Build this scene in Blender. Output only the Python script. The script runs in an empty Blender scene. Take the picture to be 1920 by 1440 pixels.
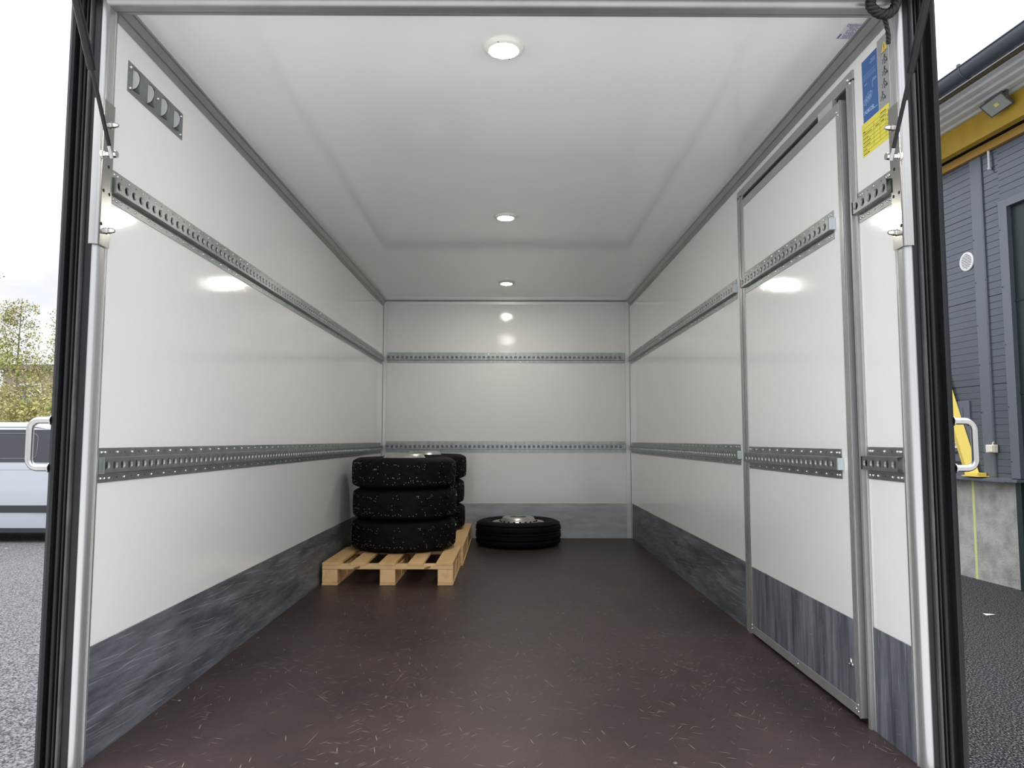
import bpy, bmesh, math, random
from mathutils import Vector, Matrix
from math import sin, cos, pi, radians as RD

# ------------------------------------------------------------------ camera, sky, exposure
sc = bpy.context.scene
C = sc.collection
W, H, YB, YF = 2.2, 2.092, 6.39, 1.982        # inner width, height, back wall, rear opening of the box
GZ = -0.90                                   # yard level below the box floor

cd = bpy.data.cameras.new('camera'); cam = bpy.data.objects.new('camera', cd); C.objects.link(cam)
cd.sensor_fit = 'HORIZONTAL'; cd.sensor_width = 36.0; cd.lens = 36.0*1357.05/1920.0
cd.clip_start = 0.05; cd.clip_end = 600
pit, yaw, rol = .07736, .00513, .00083
fwd = Vector((sin(yaw)*cos(pit), cos(yaw)*cos(pit), sin(pit)))
r0 = Vector((cos(yaw), -sin(yaw), 0)); u0 = r0.cross(fwd)
rt = r0*cos(rol)+u0*sin(rol); up = -r0*sin(rol)+u0*cos(rol)
cam.matrix_world = Matrix(((rt.x, up.x, -fwd.x, 1.11664), (rt.y, up.y, -fwd.y, 0.0), (rt.z, up.z, -fwd.z, .85111), (0, 0, 0, 1)))
sc.camera = cam
sc.view_settings.view_transform = 'Standard'; sc.view_settings.look = 'None'
sc.view_settings.exposure = 0.72; sc.view_settings.gamma = 1.0
sc.view_settings.use_curve_mapping = False

SKY_STRENGTH = .93
ZENITH = 5.0
LAMP_EMIT = 165.0
wd = bpy.data.worlds.new('overcast_sky'); sc.world = wd; wd.use_nodes = True
nt = wd.node_tree; nt.nodes.clear()
def N(tree, typ, **kw):
    n = tree.nodes.new(typ)
    for k, v in kw.items():
        if k in n.inputs.keys() if isinstance(k, str) else False: n.inputs[k].default_value = v
        else: setattr(n, k, v)
    return n
tc = N(nt, 'ShaderNodeTexCoord'); mp = N(nt, 'ShaderNodeMapping'); mp.inputs['Scale'].default_value = (1.3, 1.3, 4.2)
n1 = N(nt, 'ShaderNodeTexNoise', Scale=1.9, Detail=6.0, Roughness=.5, Distortion=.5)
cr = N(nt, 'ShaderNodeValToRGB'); e = cr.color_ramp.elements
e[0].position = .34; e[0].color = (.50, .52, .57, 1); e[1].position = .60; e[1].color = (.80, .81, .84, 1)
bg = N(nt, 'ShaderNodeBackground'); bg.inputs['Strength'].default_value = SKY_STRENGTH
wo = N(nt, 'ShaderNodeOutputWorld')
L = nt.links.new
L(tc.outputs['Generated'], mp.inputs['Vector']); L(mp.outputs['Vector'], n1.inputs['Vector'])
sx = N(nt, 'ShaderNodeSeparateXYZ'); L(tc.outputs['Generated'], sx.inputs['Vector'])       # overcast sky, boosted toward the unseen zenith to light the box
mr = N(nt, 'ShaderNodeMapRange'); mr.inputs['From Min'].default_value = 0; mr.inputs['From Max'].default_value = 1
mr.inputs['To Min'].default_value = SKY_STRENGTH; mr.inputs['To Max'].default_value = SKY_STRENGTH*ZENITH
pw = N(nt, 'ShaderNodeMath'); pw.operation = 'POWER'; pw.inputs[1].default_value = 2.0; pw.use_clamp = True; L(sx.outputs['Z'], pw.inputs[0]); L(pw.outputs[0], mr.inputs['Value']); L(mr.outputs['Result'], bg.inputs['Strength'])
L(n1.outputs['Fac'], cr.inputs['Fac']); L(cr.outputs['Color'], bg.inputs['Color']); L(bg.outputs['Background'], wo.inputs['Surface'])

# ------------------------------------------------------------------ materials
def mat(name, col, rough=.5, metal=0.0, var=None, bump=None, coat=0.0, emit=None, spec=None, scale3=(1, 1, 1)):
    """var=(scale, colour2, lo, hi)  bump=(scale, strength, distance)"""
    m = bpy.data.materials.new(name); m.use_nodes = True; t = m.node_tree; p = t.nodes['Principled BSDF']; l = t.links.new
    p.inputs['Base Color'].default_value = (*col, 1); p.inputs['Roughness'].default_value = rough; p.inputs['Metallic'].default_value = metal
    if coat: p.inputs['Coat Weight'].default_value = coat; p.inputs['Coat Roughness'].default_value = .08
    if spec is not None: p.inputs['Specular IOR Level'].default_value = spec
    tcn = t.nodes.new('ShaderNodeTexCoord'); mpn = t.nodes.new('ShaderNodeMapping'); mpn.inputs['Scale'].default_value = scale3
    l(tcn.outputs['Object'], mpn.inputs['Vector'])
    if var:
        n = N(t, 'ShaderNodeTexNoise', Scale=var[0], Detail=7.0, Roughness=.6); l(mpn.outputs['Vector'], n.inputs['Vector'])
        r = t.nodes.new('ShaderNodeValToRGB'); r.color_ramp.elements[0].position = var[2]; r.color_ramp.elements[1].position = var[3]
        r.color_ramp.elements[0].color = (*col, 1); r.color_ramp.elements[1].color = (*var[1], 1)
        l(n.outputs['Fac'], r.inputs['Fac']); l(r.outputs['Color'], p.inputs['Base Color'])
    if bump:
        n = N(t, 'ShaderNodeTexNoise', Scale=bump[0], Detail=4.0); l(mpn.outputs['Vector'], n.inputs['Vector'])
        b = t.nodes.new('ShaderNodeBump'); b.inputs['Strength'].default_value = bump[1]; b.inputs['Distance'].default_value = bump[2]
        l(n.outputs['Fac'], b.inputs['Height']); l(b.outputs['Normal'], p.inputs['Normal'])
    if emit:
        p.inputs['Emission Color'].default_value = (*emit[0], 1); p.inputs['Emission Strength'].default_value = emit[1]
    return m

def scratched(name, c1, c2, cs, rough, vscale, sets, density_scale=1.0, mix=.8, fine=None, lo=.35, hi=.65, vs3=(1, 1, 1), spec=.5, warp=.01):
    """base mottled between c1 and c2, with thin scratches (elongated voronoi dots); sets=[(plane, angle, sx, sy, thr)]"""
    m = bpy.data.materials.new(name); m.use_nodes = True; t = m.node_tree; p = t.nodes['Principled BSDF']; l = t.links.new
    p.inputs['Specular IOR Level'].default_value = spec
    tcn = t.nodes.new('ShaderNodeTexCoord')
    mp0 = t.nodes.new('ShaderNodeMapping'); mp0.inputs['Scale'].default_value = vs3; l(tcn.outputs['Object'], mp0.inputs['Vector'])
    n = N(t, 'ShaderNodeTexNoise', Scale=vscale, Detail=9.0, Roughness=.65); l(mp0.outputs['Vector'], n.inputs['Vector'])
    r = t.nodes.new('ShaderNodeValToRGB'); r.color_ramp.elements[0].position = lo; r.color_ramp.elements[1].position = hi
    r.color_ramp.elements[0].color = (*c1, 1); r.color_ramp.elements[1].color = (*c2, 1); l(n.outputs['Fac'], r.inputs['Fac'])
    prev = r.outputs['Color']
    dens = N(t, 'ShaderNodeTexNoise', Scale=density_scale, Detail=3.0); l(tcn.outputs['Object'], dens.inputs['Vector'])
    dr = t.nodes.new('ShaderNodeMapRange'); dr.inputs['From Min'].default_value = .42; dr.inputs['From Max'].default_value = .62; l(dens.outputs['Fac'], dr.inputs['Value'])
    for (rot, scl, thr, wgt, usemask) in sets:
        # rotate first, then stretch
        vr = t.nodes.new('ShaderNodeVectorRotate'); vr.rotation_type = 'EULER_XYZ'; vr.inputs['Rotation'].default_value = rot
        wn = N(t, 'ShaderNodeTexNoise', Scale=2.3, Detail=1.0); l(tcn.outputs['Object'], wn.inputs['Vector'])
        wa = t.nodes.new('ShaderNodeVectorMath'); wa.operation = 'SCALE'; wa.inputs['Scale'].default_value = warp; l(wn.outputs['Color'], wa.inputs[0])
        ad = t.nodes.new('ShaderNodeVectorMath'); ad.operation = 'ADD'; l(tcn.outputs['Object'], ad.inputs[0]); l(wa.outputs['Vector'], ad.inputs[1])
        l(ad.outputs['Vector'], vr.inputs['Vector'])
        ml = t.nodes.new('ShaderNodeVectorMath'); ml.operation = 'MULTIPLY'; ml.inputs[1].default_value = scl; l(vr.outputs['Vector'], ml.inputs[0])
        v = t.nodes.new('ShaderNodeTexVoronoi'); v.inputs['Scale'].default_value = 1.0; l(ml.outputs['Vector'], v.inputs['Vector'])
        lt = t.nodes.new('ShaderNodeMapRange'); lt.inputs['From Min'].default_value = thr; lt.inputs['From Max'].default_value = thr*.4; l(v.outputs['Distance'], lt.inputs['Value'])
        mu = t.nodes.new('ShaderNodeMath'); mu.operation = 'MULTIPLY'; l(lt.outputs['Result'], mu.inputs[0]); mu.inputs[1].default_value = wgt
        out = mu.outputs[0]
        if usemask:
            m2 = t.nodes.new('ShaderNodeMath'); m2.operation = 'MULTIPLY'; l(out, m2.inputs[0]); l(dr.outputs['Result'], m2.inputs[1]); out = m2.outputs[0]
        mx = t.nodes.new('ShaderNodeMix'); mx.data_type = 'RGBA'; l(out, mx.inputs['Factor']); l(prev, mx.inputs[6]); mx.inputs[7].default_value = (*cs, 1)
        prev = mx.outputs[2]
    l(prev, p.inputs['Base Color'])
    rr = t.nodes.new('ShaderNodeMapRange'); rr.inputs['To Min'].default_value = rough[0]; rr.inputs['To Max'].default_value = rough[1]; l(n.outputs['Fac'], rr.inputs['Value']); l(rr.outputs['Result'], p.inputs['Roughness'])
    fb = N(t, 'ShaderNodeTexNoise', Scale=fine[0] if fine else 60, Detail=3.0); l(mp0.outputs['Vector'], fb.inputs['Vector'])
    b = t.nodes.new('ShaderNodeBump'); b.inputs['Strength'].default_value = fine[1] if fine else .1; b.inputs['Distance'].default_value = .002
    l(fb.outputs['Fac'], b.inputs['Height']); l(b.outputs['Normal'], p.inputs['Normal'])
    return m

M = {}
M['grp'] = mat('white_glossy_laminate', (.86, .86, .845), .08, var=(1.3, (.84, .84, .82), .4, .75), bump=(170, .16, .001))
M['ceil'] = mat('ceiling_laminate', (.87, .87, .86), .08, bump=(40, .03, .002))
M['white_edge'] = mat('white_panel_edge', (.78, .78, .76), .4)
M['floor'] = scratched('brown_phenolic_floor', (.032, .022, .021), (.066, .045, .043), (.52, .46, .42), (.36, .50), 1.5,
    [((0, 0, .35), (5, 110, 1), .10, .75, False), ((0, 0, -.9), (5, 120, 1), .10, .7, False), ((0, 0, 1.3), (4, 90, 1), .095, .8, False), ((0, 0, 2.0), (6, 150, 1), .10, .6, True),
     ((0, 0, -1.1), (5, 110, 1), .10, .6, True), ((0, 0, .9), (.9, 60, 1), .055, .55, False), ((0, 0, 1.75), (.7, 50, 1), .045, .55, False), ((0, 0, 0), (14, 14, 1), .035, .9, False), ((0, 0, .5), (30, 30, 1), .055, .5, True)],
    density_scale=1.7, fine=(190, .35), lo=.33, hi=.68, spec=.35, warp=.05)
M['kick'] = scratched('grey_kick_plate', (.060, .067, .080), (.20, .215, .245), (.46, .48, .52), (.38, .55), 8.0,
    [((.06, 0, 0), (1, 3, 100), .24, .42, False), ((.10, 0, 0), (1, 2.2, 110), .24, .32, False), ((-.05, 0, 0), (1, 2, 80), .20, .4, True), ((1.5, 0, 0), (1, 9, 160), .12, .35, True)],
    density_scale=2.2, fine=(120, .3), vs3=(1, .35, 2.4), lo=.36, hi=.70)
M['kick_back'] = scratched('grey_kick_plate_back', (.34, .365, .40), (.56, .58, .61), (.72, .74, .77), (.35, .5), 5.0,
    [((0, .03, 0), (4, 1, 120), .2, .35, True), ((0, 1.5, 0), (9, 1, 160), .12, .3, True)], density_scale=2.0, fine=(90, .15), vs3=(.5, 1, 2.0))
M['kick_grain'] = scratched('grey_kick_plate_vertical_grain', (.060, .067, .085), (.20, .215, .245), (.46, .48, .52), (.38, .55), 7.0,
    [((1.57, 0, 0), (1, 5, 110), .22, .40, False), ((1.50, 0, 0), (1, 4, 90), .2, .3, True), ((.3, 0, 0), (1, 6, 120), .12, .4, True)], density_scale=2.6, fine=(110, .3), vs3=(1, 4.0, .3))
M['alu'] = mat('brushed_aluminium', (.50, .51, .515), .27, .62, var=(6, (.50, .51, .51), .35, .7), bump=(300, .05, .001), scale3=(1, 1, .05))
M['alu_frame'] = mat('door_frame_aluminium', (.46, .46, .455), .38, .55, var=(5, (.40, .40, .395), .35, .7))
M['alu_dull'] = mat('dull_anodised_aluminium', (.40, .40, .39), .42, .75, var=(5, (.34, .34, .33), .35, .7))
M['alu_light'] = mat('light_corner_aluminium', (.70, .69, .67), .38, .6)
M['steel'] = mat('stainless_steel', (.46, .455, .44), .24, 1.0, var=(20, (.40, .395, .385), .4, .7), bump=(150, .05, .001), scale3=(1, 1, .2))
M['chrome'] = mat('bolt_chrome', (.78, .77, .75), .15, 1.0)
M['zinc'] = mat('galvanised_steel', (.37, .40, .39), .34, .8, var=(22, (.28, .31, .30), .35, .7), bump=(120, .08, .001))
M['zinc_in'] = mat('galvanised_inner', (.42, .43, .42), .5, .4, var=(30, (.30, .31, .30), .4, .6))
M['zinc_blue'] = mat('pale_zinc_cap', (.55, .63, .66), .4, .35)
M['screw'] = mat('screw_head', (.80, .80, .78), .22, 1.0)
M['black'] = mat('black_rubber', (.008, .0085, .010), .36, var=(14, (.018, .0185, .021), .45, .75), bump=(35, .25, .004), scale3=(1, 1, .12), spec=.3)
M['black_gloss'] = mat('black_paint', (.005, .005, .007), .30, var=(8, (.010, .010, .012), .5, .8), spec=.35)
M['black_flat'] = mat('black_gap', (.012, .012, .013), .7)
M['seal_highlight'] = mat('dark_grey_seal_highlight', (.045, .046, .051), .28, var=(25, (.09, .09, .095), .5, .75), bump=(60, .3, .003), scale3=(1, 1, .3))  # dark grey rib, its colour lightened to stand in for a highlight line
M['tyre'] = mat('tyre_rubber', (.004, .0042, .005), .65, var=(18, (.008, .008, .009), .4, .7), bump=(160, .5, .004), spec=.12)
M['stud'] = mat('tyre_stud', (.62, .62, .60), .35, .6)
M['rim'] = mat('silver_wheel', (.58, .58, .56), .33, .75, var=(12, (.45, .45, .43), .45, .7))
M['wood'] = mat('pallet_pine', (.90, .60, .29), .62, var=(9, (.72, .43, .18), .35, .8), bump=(70, .3, .003), scale3=(1, .12, 1))
M['wood_end'] = mat('pallet_pine_block', (.95, .64, .31), .62, var=(14, (.74, .36, .14), .50, .72), bump=(60, .3, .003))
M['wood_side'] = mat('pallet_board_face', (.92, .66, .35), .6, var=(11, (.76, .46, .2), .4, .75), scale3=(.12, 1, 1))
M['knot'] = mat('pallet_knot', (.30, .16, .08), .6)
M['lamp_ring'] = mat('lamp_ring_plastic', (.82, .80, .74), .35)
M['lamp'] = mat('lamp_diffuser', (.9, .9, .85), .4, emit=((1.0, .96, .86), LAMP_EMIT))
M['hook'] = mat('galvanised_hook_plate', (.30, .33, .34), .38, .8, var=(14, (.23, .25, .26), .4, .7))
M['hook_lit'] = mat('galvanised_hook_lit', (.62, .63, .62), .45, .15)  # hook metal with the light from the opening put into its colour
M['blue'] = mat('sticker_blue', (.035, .125, .36), .4); M['blue2'] = mat('sticker_print_pale', (.45, .60, .80), .5)
M['greylab'] = mat('sticker_grey', (.34, .35, .36), .45); M['yellow'] = mat('sticker_yellow', (.82, .74, .09), .5)
M['print'] = mat('sticker_print_black', (.03, .03, .03), .6); M['print_dim'] = mat('sticker_print_olive', (.20, .18, .05), .6)
M['celab'] = mat('sticker_white', (.70, .70, .78), .5); M['print_violet'] = mat('sticker_print_violet', (.16, .15, .27), .6)
M['tri'] = mat('sticker_warning_yellow', (.80, .62, .12), .5)
M['rope'] = mat('black_braid', (.006, .006, .007), .5, bump=(120, .6, .004))
# outside
M['asphalt'] = mat('pale_asphalt', (.028, .028, .029), .85, var=(75, (.21, .21, .215), .42, .60), bump=(70, .3, .01), spec=.15)
M['asphalt_dark'] = mat('dark_asphalt', (.008, .008, .009), .85, var=(80, (.17, .17, .175), .50, .62), bump=(70, .3, .01), spec=.15)  # darker asphalt colour for the right part of the yard
M['reflector'] = mat('pale_ground_reflector', (.55, .54, .52), .8, var=(3, (.48, .47, .45), .4, .7), bump=(60, .4, .01))  # for the unseen ground that bounces light into the box
M['van'] = mat('white_van_paint', (.46, .49, .53), .25, coat=.5)
M['vanglass'] = mat('van_dark_glass', (.045, .048, .058), .12, spec=.6)
M['vanline'] = mat('van_grey_line', (.30, .31, .33), .4)
M['vanblack'] = mat('van_black_plastic', (.03, .03, .032), .5)
M['clad'] = mat('dark_grey_cladding', (.120, .134, .162), .24, .55, var=(2.0, (.11, .123, .150), .4, .7))
M['clad_trim'] = mat('dark_grey_flashing', (.150, .165, .195), .30, .5)
M['groove'] = mat('cladding_groove', (.040, .045, .055), .6)
M['concrete'] = mat('plinth_concrete', (.34, .33, .31), .85, var=(4.0, (.19, .19, .175), .42, .68), bump=(50, .6, .01))
M['foam'] = mat('yellow_green_joint', (.50, .50, .22), .8)
M['soffit'] = mat('soffit_sheet_white', (.70, .71, .72), .4, var=(3, (.60, .61, .62), .4, .7))
M['fascia'] = mat('brown_fascia', (.13, .10, .06), .7)
M['yplate'] = mat('ochre_wall_plate', (.38, .22, .04), .5)
M['ybeam'] = mat('yellow_painted_beam', (.50, .32, .035), .5, var=(4, (.42, .27, .03), .4, .7))
M['ybrace'] = mat('yellow_steel', (.72, .55, .10), .38)
M['gutter'] = mat('gutter_grey', (.075, .085, .105), .30, .3)
M['greendoor'] = mat('dark_green_door', (.008, .020, .020), .4)
M['cream'] = mat('cream_plastic', (.66, .62, .50), .45)
M['ventw'] = mat('vent_white', (.82, .82, .80), .45)
M['flood'] = mat('floodlight_housing', (.10, .10, .10), .45, .3); M['floodglass'] = mat('floodlight_glass', (.34, .36, .33), .15); M['led'] = mat('led_chip', (.75, .68, .20), .5)
M['paper'] = mat('paper', (.85, .85, .83), .7); M['leaflitter'] = mat('fallen_leaf', (.62, .58, .42), .7)
M['leafA'] = mat('birch_leaf', (.20, .24, .06), .6, var=(3.5, (.42, .36, .10), .42, .6)); M['leafB'] = mat('yellowing_leaf', (.40, .36, .12), .6, var=(4, (.24, .24, .09), .42, .6))
M['bark'] = mat('bark', (.26, .23, .19), .8, var=(9, (.12, .10, .08), .4, .6))
M['brick'] = mat('distant_wall', (.30, .25, .21), .8, var=(3, (.26, .21, .18), .4, .6)); M['palewall'] = mat('distant_pale_wall', (.62, .60, .60), .8)
M['roofdark'] = mat('distant_roof', (.16, .14, .13), .8); M['winglass'] = mat('distant_window', (.10, .11, .14), .2)
M['grass'] = mat('verge_grass', (.12, .14, .05), .9, var=(5, (.20, .19, .08), .4, .6))

# ------------------------------------------------------------------ mesh helpers
class MB:
    def __init__(s): s.v = []; s.f = []
    def add(s, vs, fs):
        k = len(s.v); s.v += [tuple(p) for p in vs]; s.f += [tuple(i+k for i in f) for f in fs]; return s
    def box(s, x0, x1, y0, y1, z0, z1):
        return s.add([(x0, y0, z0), (x1, y0, z0), (x1, y1, z0), (x0, y1, z0), (x0, y0, z1), (x1, y0, z1), (x1, y1, z1), (x0, y1, z1)],
                     [(0, 3, 2, 1), (4, 5, 6, 7), (0, 1, 5, 4), (1, 2, 6, 5), (2, 3, 7, 6), (3, 0, 4, 7)])
    def prism(s, poly, axis, a, b):
        """poly: list of 2D points in the other two axes (cyclic order x,y,z without axis)"""
        def P(p, t):
            return {'x': (t, p[0], p[1]), 'y': (p[0], t, p[1]), 'z': (p[0], p[1], t)}[axis]
        n = len(poly); vs = [P(p, a) for p in poly]+[P(p, b) for p in poly]
        return s.add(vs, [tuple(range(n))[::-1], tuple(range(n, 2*n))]+[(i, (i+1) % n, n+(i+1) % n, n+i) for i in range(n)])
    def tube(s, pts, r, n=10, cap=True):
        pts = [Vector(p) for p in pts]; rs = r if isinstance(r, (list, tuple)) else [r]*len(pts)
        rings = []; up0 = None
        for i, p in enumerate(pts):
            d = (pts[min(i+1, len(pts)-1)]-pts[max(i-1, 0)]).normalized()
            if up0 is None: up0 = Vector((0, 0, 1)) if abs(d.z) < .9 else Vector((1, 0, 0))
            a = d.cross(up0).normalized(); b = a.cross(d).normalized(); up0 = b
            rings.append([p+(a*cos(2*pi*k/n)+b*sin(2*pi*k/n))*rs[i] for k in range(n)])
        vs = [v for rg in rings for v in rg]; m = len(rings)
        fs = [(i*n+k, i*n+(k+1) % n, (i+1)*n+(k+1) % n, (i+1)*n+k) for i in range(m-1) for k in range(n)]
        if cap: fs += [tuple(range(n))[::-1], tuple((m-1)*n+k for k in range(n))]
        return s.add(vs, fs)
    def lathe(s, prof, n=48, c=(0, 0, 0), axis='z', closed=False):
        """prof: (r, h)"""
        vs = []
        for (r_, h_) in prof:
            for k in range(n):
                a = 2*pi*k/n; x, y = r_*cos(a), r_*sin(a)
                vs.append({'z': (c[0]+x, c[1]+y, c[2]+h_), 'x': (c[0]+h_, c[1]+x, c[2]+y), 'y': (c[0]+x, c[1]+h_, c[2]+y)}[axis])
        m = len(prof); rng = range(m if closed else m-1)
        fs = [(i*n+k, i*n+(k+1) % n, ((i+1) % m)*n+(k+1) % n, ((i+1) % m)*n+k) for i in rng for k in range(n)]
        return s.add(vs, fs)
    def build(s, name, m, parent=None, smooth=False, bevel=0, loc=None, rz=0):
        me = bpy.data.meshes.new(name); me.from_pydata(s.v, [], s.f); me.validate()
        bm = bmesh.new(); bm.from_mesh(me); bmesh.ops.recalc_face_normals(bm, faces=bm.faces); bm.to_mesh(me); bm.free()
        me.materials.append(m)
        if smooth:
            me.shade_smooth()
            me.set_sharp_from_angle(angle=RD(smooth if smooth is not True else 35))
        o = bpy.data.objects.new(name, me); C.objects.link(o)
        if parent: o.parent = parent
        if loc: o.location = loc
        o.rotation_euler.z = rz
        if bevel:
            b = o.modifiers.new('bevel', 'BEVEL'); b.width = bevel; b.segments = 2; b.limit_method = 'ANGLE'
        return o

def tag(o, label, cat=None, group=None, kind=None):
    if label: o['label'] = label
    if cat: o['category'] = cat
    if group: o['group'] = group
    if kind: o['kind'] = kind
    return o
def thing(name, label, cat, loc=(0, 0, 0), rz=0, group=None, kind=None):
    o = bpy.data.objects.new(name, None); C.objects.link(o); o.location = loc; o.rotation_euler.z = rz; o.empty_display_size = .05
    return tag(o, label, cat, group, kind)
def struct(o, label=None):
    o['kind'] = 'structure'
    if label: o['label'] = label
    return o
def dup(o, loc=None, rz=None, parent=None):
    c = o.copy(); C.objects.link(c)
    if parent: c.parent = parent
    if loc is not None: c.location = loc
    if rz is not None: c.rotation_euler.z = rz
    for ch in list(o.children): dup(ch, parent=c)
    return c
def stuff(o): o['kind'] = 'stuff'; return o
def textmesh(txt, size, bold=0.0):
    cu = bpy.data.curves.new('t', 'FONT'); cu.body = txt; cu.size = size; cu.offset = bold; cu.resolution_u = 2
    o = bpy.data.objects.new('t', cu); C.objects.link(o)
    me = bpy.data.meshes.new_from_object(o.evaluated_get(bpy.context.evaluated_depsgraph_get()))
    vs = [tuple(v.co) for v in me.vertices]; fs = [tuple(p.vertices) for p in me.polygons]
    bpy.data.objects.remove(o); bpy.data.curves.remove(cu); bpy.data.meshes.remove(me)
    return vs, fs

# ------------------------------------------------------------------ the cargo box (setting)
T = .06
DY0, DY1, DZ1 = 2.183, 3.33, 2.010             # side door frame opening in the right wall
fl = struct(MB().box(-T, W+T, 1.90, YB+T, -.10, 0).build('floor', M['floor']), 'dark brown scratched plywood floor of the cargo box')
for (x, y) in ((.665, 1.985), (1.56, 1.985), (.04, 2.45), (.04, 3.2), (2.15, 3.9)):
    MB().lathe([(.0055, 0), (.005, .0008), (.0001, .0010)], 12, (x, y, 0)).build('floor_screw', M['zinc'], fl)
struct(MB().box(-T, W+T, YF, YB+T, H, H+T).build('ceiling', M['ceil']), 'glossy white ceiling of the cargo box')
struct(MB().box(-T, 0, YF, YB+T, 0, H).build('wall_left', M['grp']), 'glossy white left wall of the cargo box')
struct(MB().box(0, W, YB, YB+T, 0, H).build('wall_back', M['grp']), 'glossy white front bulkhead at the far end of the box')
m = MB(); m.box(W, W+T, YF, DY0+.02, 0, H); m.box(W, W+T, DY1-.02, YB+T, 0, H); m.box(W, W+T, DY0+.02, DY1-.02, DZ1-.02, H)
struct(m.build('wall_right', M['grp']), 'glossy white right wall of the cargo box around the side door')
KH = .300
struct(MB().box(0, .004, YF, YB-.004, 0, KH).build('baseboard_left', M['kick']), 'scuffed dark grey kick plate along the left wall')
struct(MB().box(.004, W-.004, YB-.004, YB, 0, KH).build('baseboard_back', M['kick_back']), 'pale worn grey kick plate on the back wall')
m = MB(); m.box(W-.004, W, YF, DY0, 0, KH); m.build
o = m.build('baseboard_right', M['kick_grain']); struct(o, 'vertically grained dark grey kick plate between side door and rear post')
struct(MB().box(W-.004, W, DY1, YB-.004, 0, KH).build('baseboard_right', M['kick']), 'dark grey kick plate on the right wall behind the side door')

tn = [0]
def trim(mb, m_, label, smooth=False, bevel=0):
    tn[0] += 1
    return struct(mb.build('trim_%d' % tn[0], m_, smooth=smooth, bevel=bevel), label)
cove = [(0, -.054), (.006, -.054), (.006, -.030), (.010, -.028), (.022, -.010), (.026, -.008), (.026, 0), (0, 0)]
trim(MB().prism([(a, H+b) for a, b in cove], 'y', YF, YB), M['alu_dull'], 'grey aluminium cove between left wall and ceiling')
trim(MB().prism([(W-a, H+b) for a, b in cove], 'y', YF, YB), M['alu_dull'], 'grey aluminium cove between right wall and ceiling')
m = MB(); m.box(.026, W-.026, YB-.003, YB, H-.034, H); m.box(.026, W-.026, YB-.030, YB, H-.003, H)
trim(m, M['alu_light'], 'aluminium angle between back wall and ceiling')
m = MB(); m.box(0, .036, YB-.007, YB-.004, 0, H-.034); m.box(.0, .007, YB-.036, YB-.004, 0, H-.054)
trim(m, M['alu_light'], 'aluminium corner angle in the left back corner')
m = MB(); m.box(W-.046, W, YB-.007, YB-.004, 0, H-.034); m.box(W-.007, W, YB-.036, YB-.004, 0, H-.054)
trim(m, M['alu_light'], 'aluminium corner angle in the right back corner')
trim(MB().box(.03, W-.03, YB-.0335, YB-.0300, H-.0052, H-.003), M['black_flat'], 'dark joint line behind the back ceiling angle')
trim(MB().box(.0072, .0088, YB-.0095, YB-.0072, 0, H-.05), M['black_flat'], 'dark joint line in the left back corner')
trim(MB().box(W-.0088, W-.0072, YB-.0095, YB-.0072, 0, H-.05), M['black_flat'], 'dark joint line in the right back corner')
trim(MB().box(.03, W-.03, YB-.0050, YB-.0032, H-.0055, H-.0032), M['black_flat'], 'dark joint line between back wall and ceiling')
# rear portal: rounded aluminium posts and header
def post_profile(sx, x0, w, ye=1.982):
    pts = [(.000, ye), (.003, ye), (.004, 1.970), (.000, 1.969), (.000, 1.962), (.006, 1.961), (.006, 1.942)]
    for k in range(9):
        a = pi/2*k/8; pts.append((-.010+.016*cos(a), 1.941-.016*sin(a)))
    pts += [(-w, 1.925), (-w, ye)]
    return [(x0+sx*a, b) for a, b in pts]
trim(MB().prism(post_profile(1, 0, .075), 'z', -.10, H+.12), M['alu'], 'rounded silver aluminium post at the left side of the rear opening', smooth=30)
trim(MB().prism([(a, b) for a, b in post_profile(-1, W, .085, 1.982)], 'z', -.10, H+.12), M['alu'], 'rounded silver aluminium post at the right side of the rear opening', smooth=30)
for x0_, x1_ in ((.0, .0085), (W-.0085, W)):
    trim(MB().box(x0_, x1_, 1.9630, 1.9655, 0, 2.058), M['alu_light'], 'thin bright bead along the %s rear post' % ('left' if x0_ == 0 else 'right'))
hp = []
for (a, b) in post_profile(1, 0, .12): hp.append((b, 2.062-a))
trim(MB().prism(hp, 'x', .0005, W-.0005), M['alu_dull'], 'silver aluminium header across the top of the rear opening', smooth=30)

m = MB().box(-.085, W+.095, 1.845, 1.9245, 2.092, 2.125)  # unseen black strip, added to keep sky light off the header
for k in range(3): m.box(-.085, W+.095, 1.838, 1.845, 2.094+.010*k, 2.099+.010*k)
trim(m, M['black'], 'added unseen black strip that shades the header')
trim(MB().box(-T, W+T, 1.885, 1.8995, -.10, -.0005), M['alu_dull'], 'aluminium sill along the rear edge of the floor')
# black rubber seals outside the posts
def seal(sx, x0, wmax, label):
    t = thing('door_seal', label, 'seal', (x0, 1.925, -.12))
    zt = H+.24
    def X(a): return -sx*a
    def strip(a0, a1, y0, y1, name, mm, bev=.0015):
        xs = sorted((X(a0), X(a1)))
        return MB().box(xs[0], xs[1], y0, y1, 0, zt).build(name, mm, t, bevel=bev)
    strip(.009 if sx > 0 else .0135, wmax-.012, -.005, 0, 'backing', M['black_gloss'], 0)
    for (a, r_, mm) in ((.031, .0050, 'seal_highlight'), (.042, .0040, 'black'), (.053, .0062, 'black')):
        m = MB(); pts = [(X(a)+r_*cos(k*pi/8), -.005-2.2*r_*sin(k*pi/8)) for k in range(9)]
        m.prism(pts, 'z', 0, zt); m.build('seal_rib', M[mm], t, smooth=60)
    pts = [(X(wmax-.014), 0), (X(wmax-.014), -.026), (X(wmax-.008), -.030), (X(wmax), -.026), (X(wmax), 0)]
    MB().prism(pts, 'z', 0, zt).build('outer_lip', M['black'], t, smooth=50)
    return t
seal(1, 0, .078, 'black ribbed rubber seal on the left rear post')
seal(-1, W, .088, 'black ribbed rubber seal on the right rear post')

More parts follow.
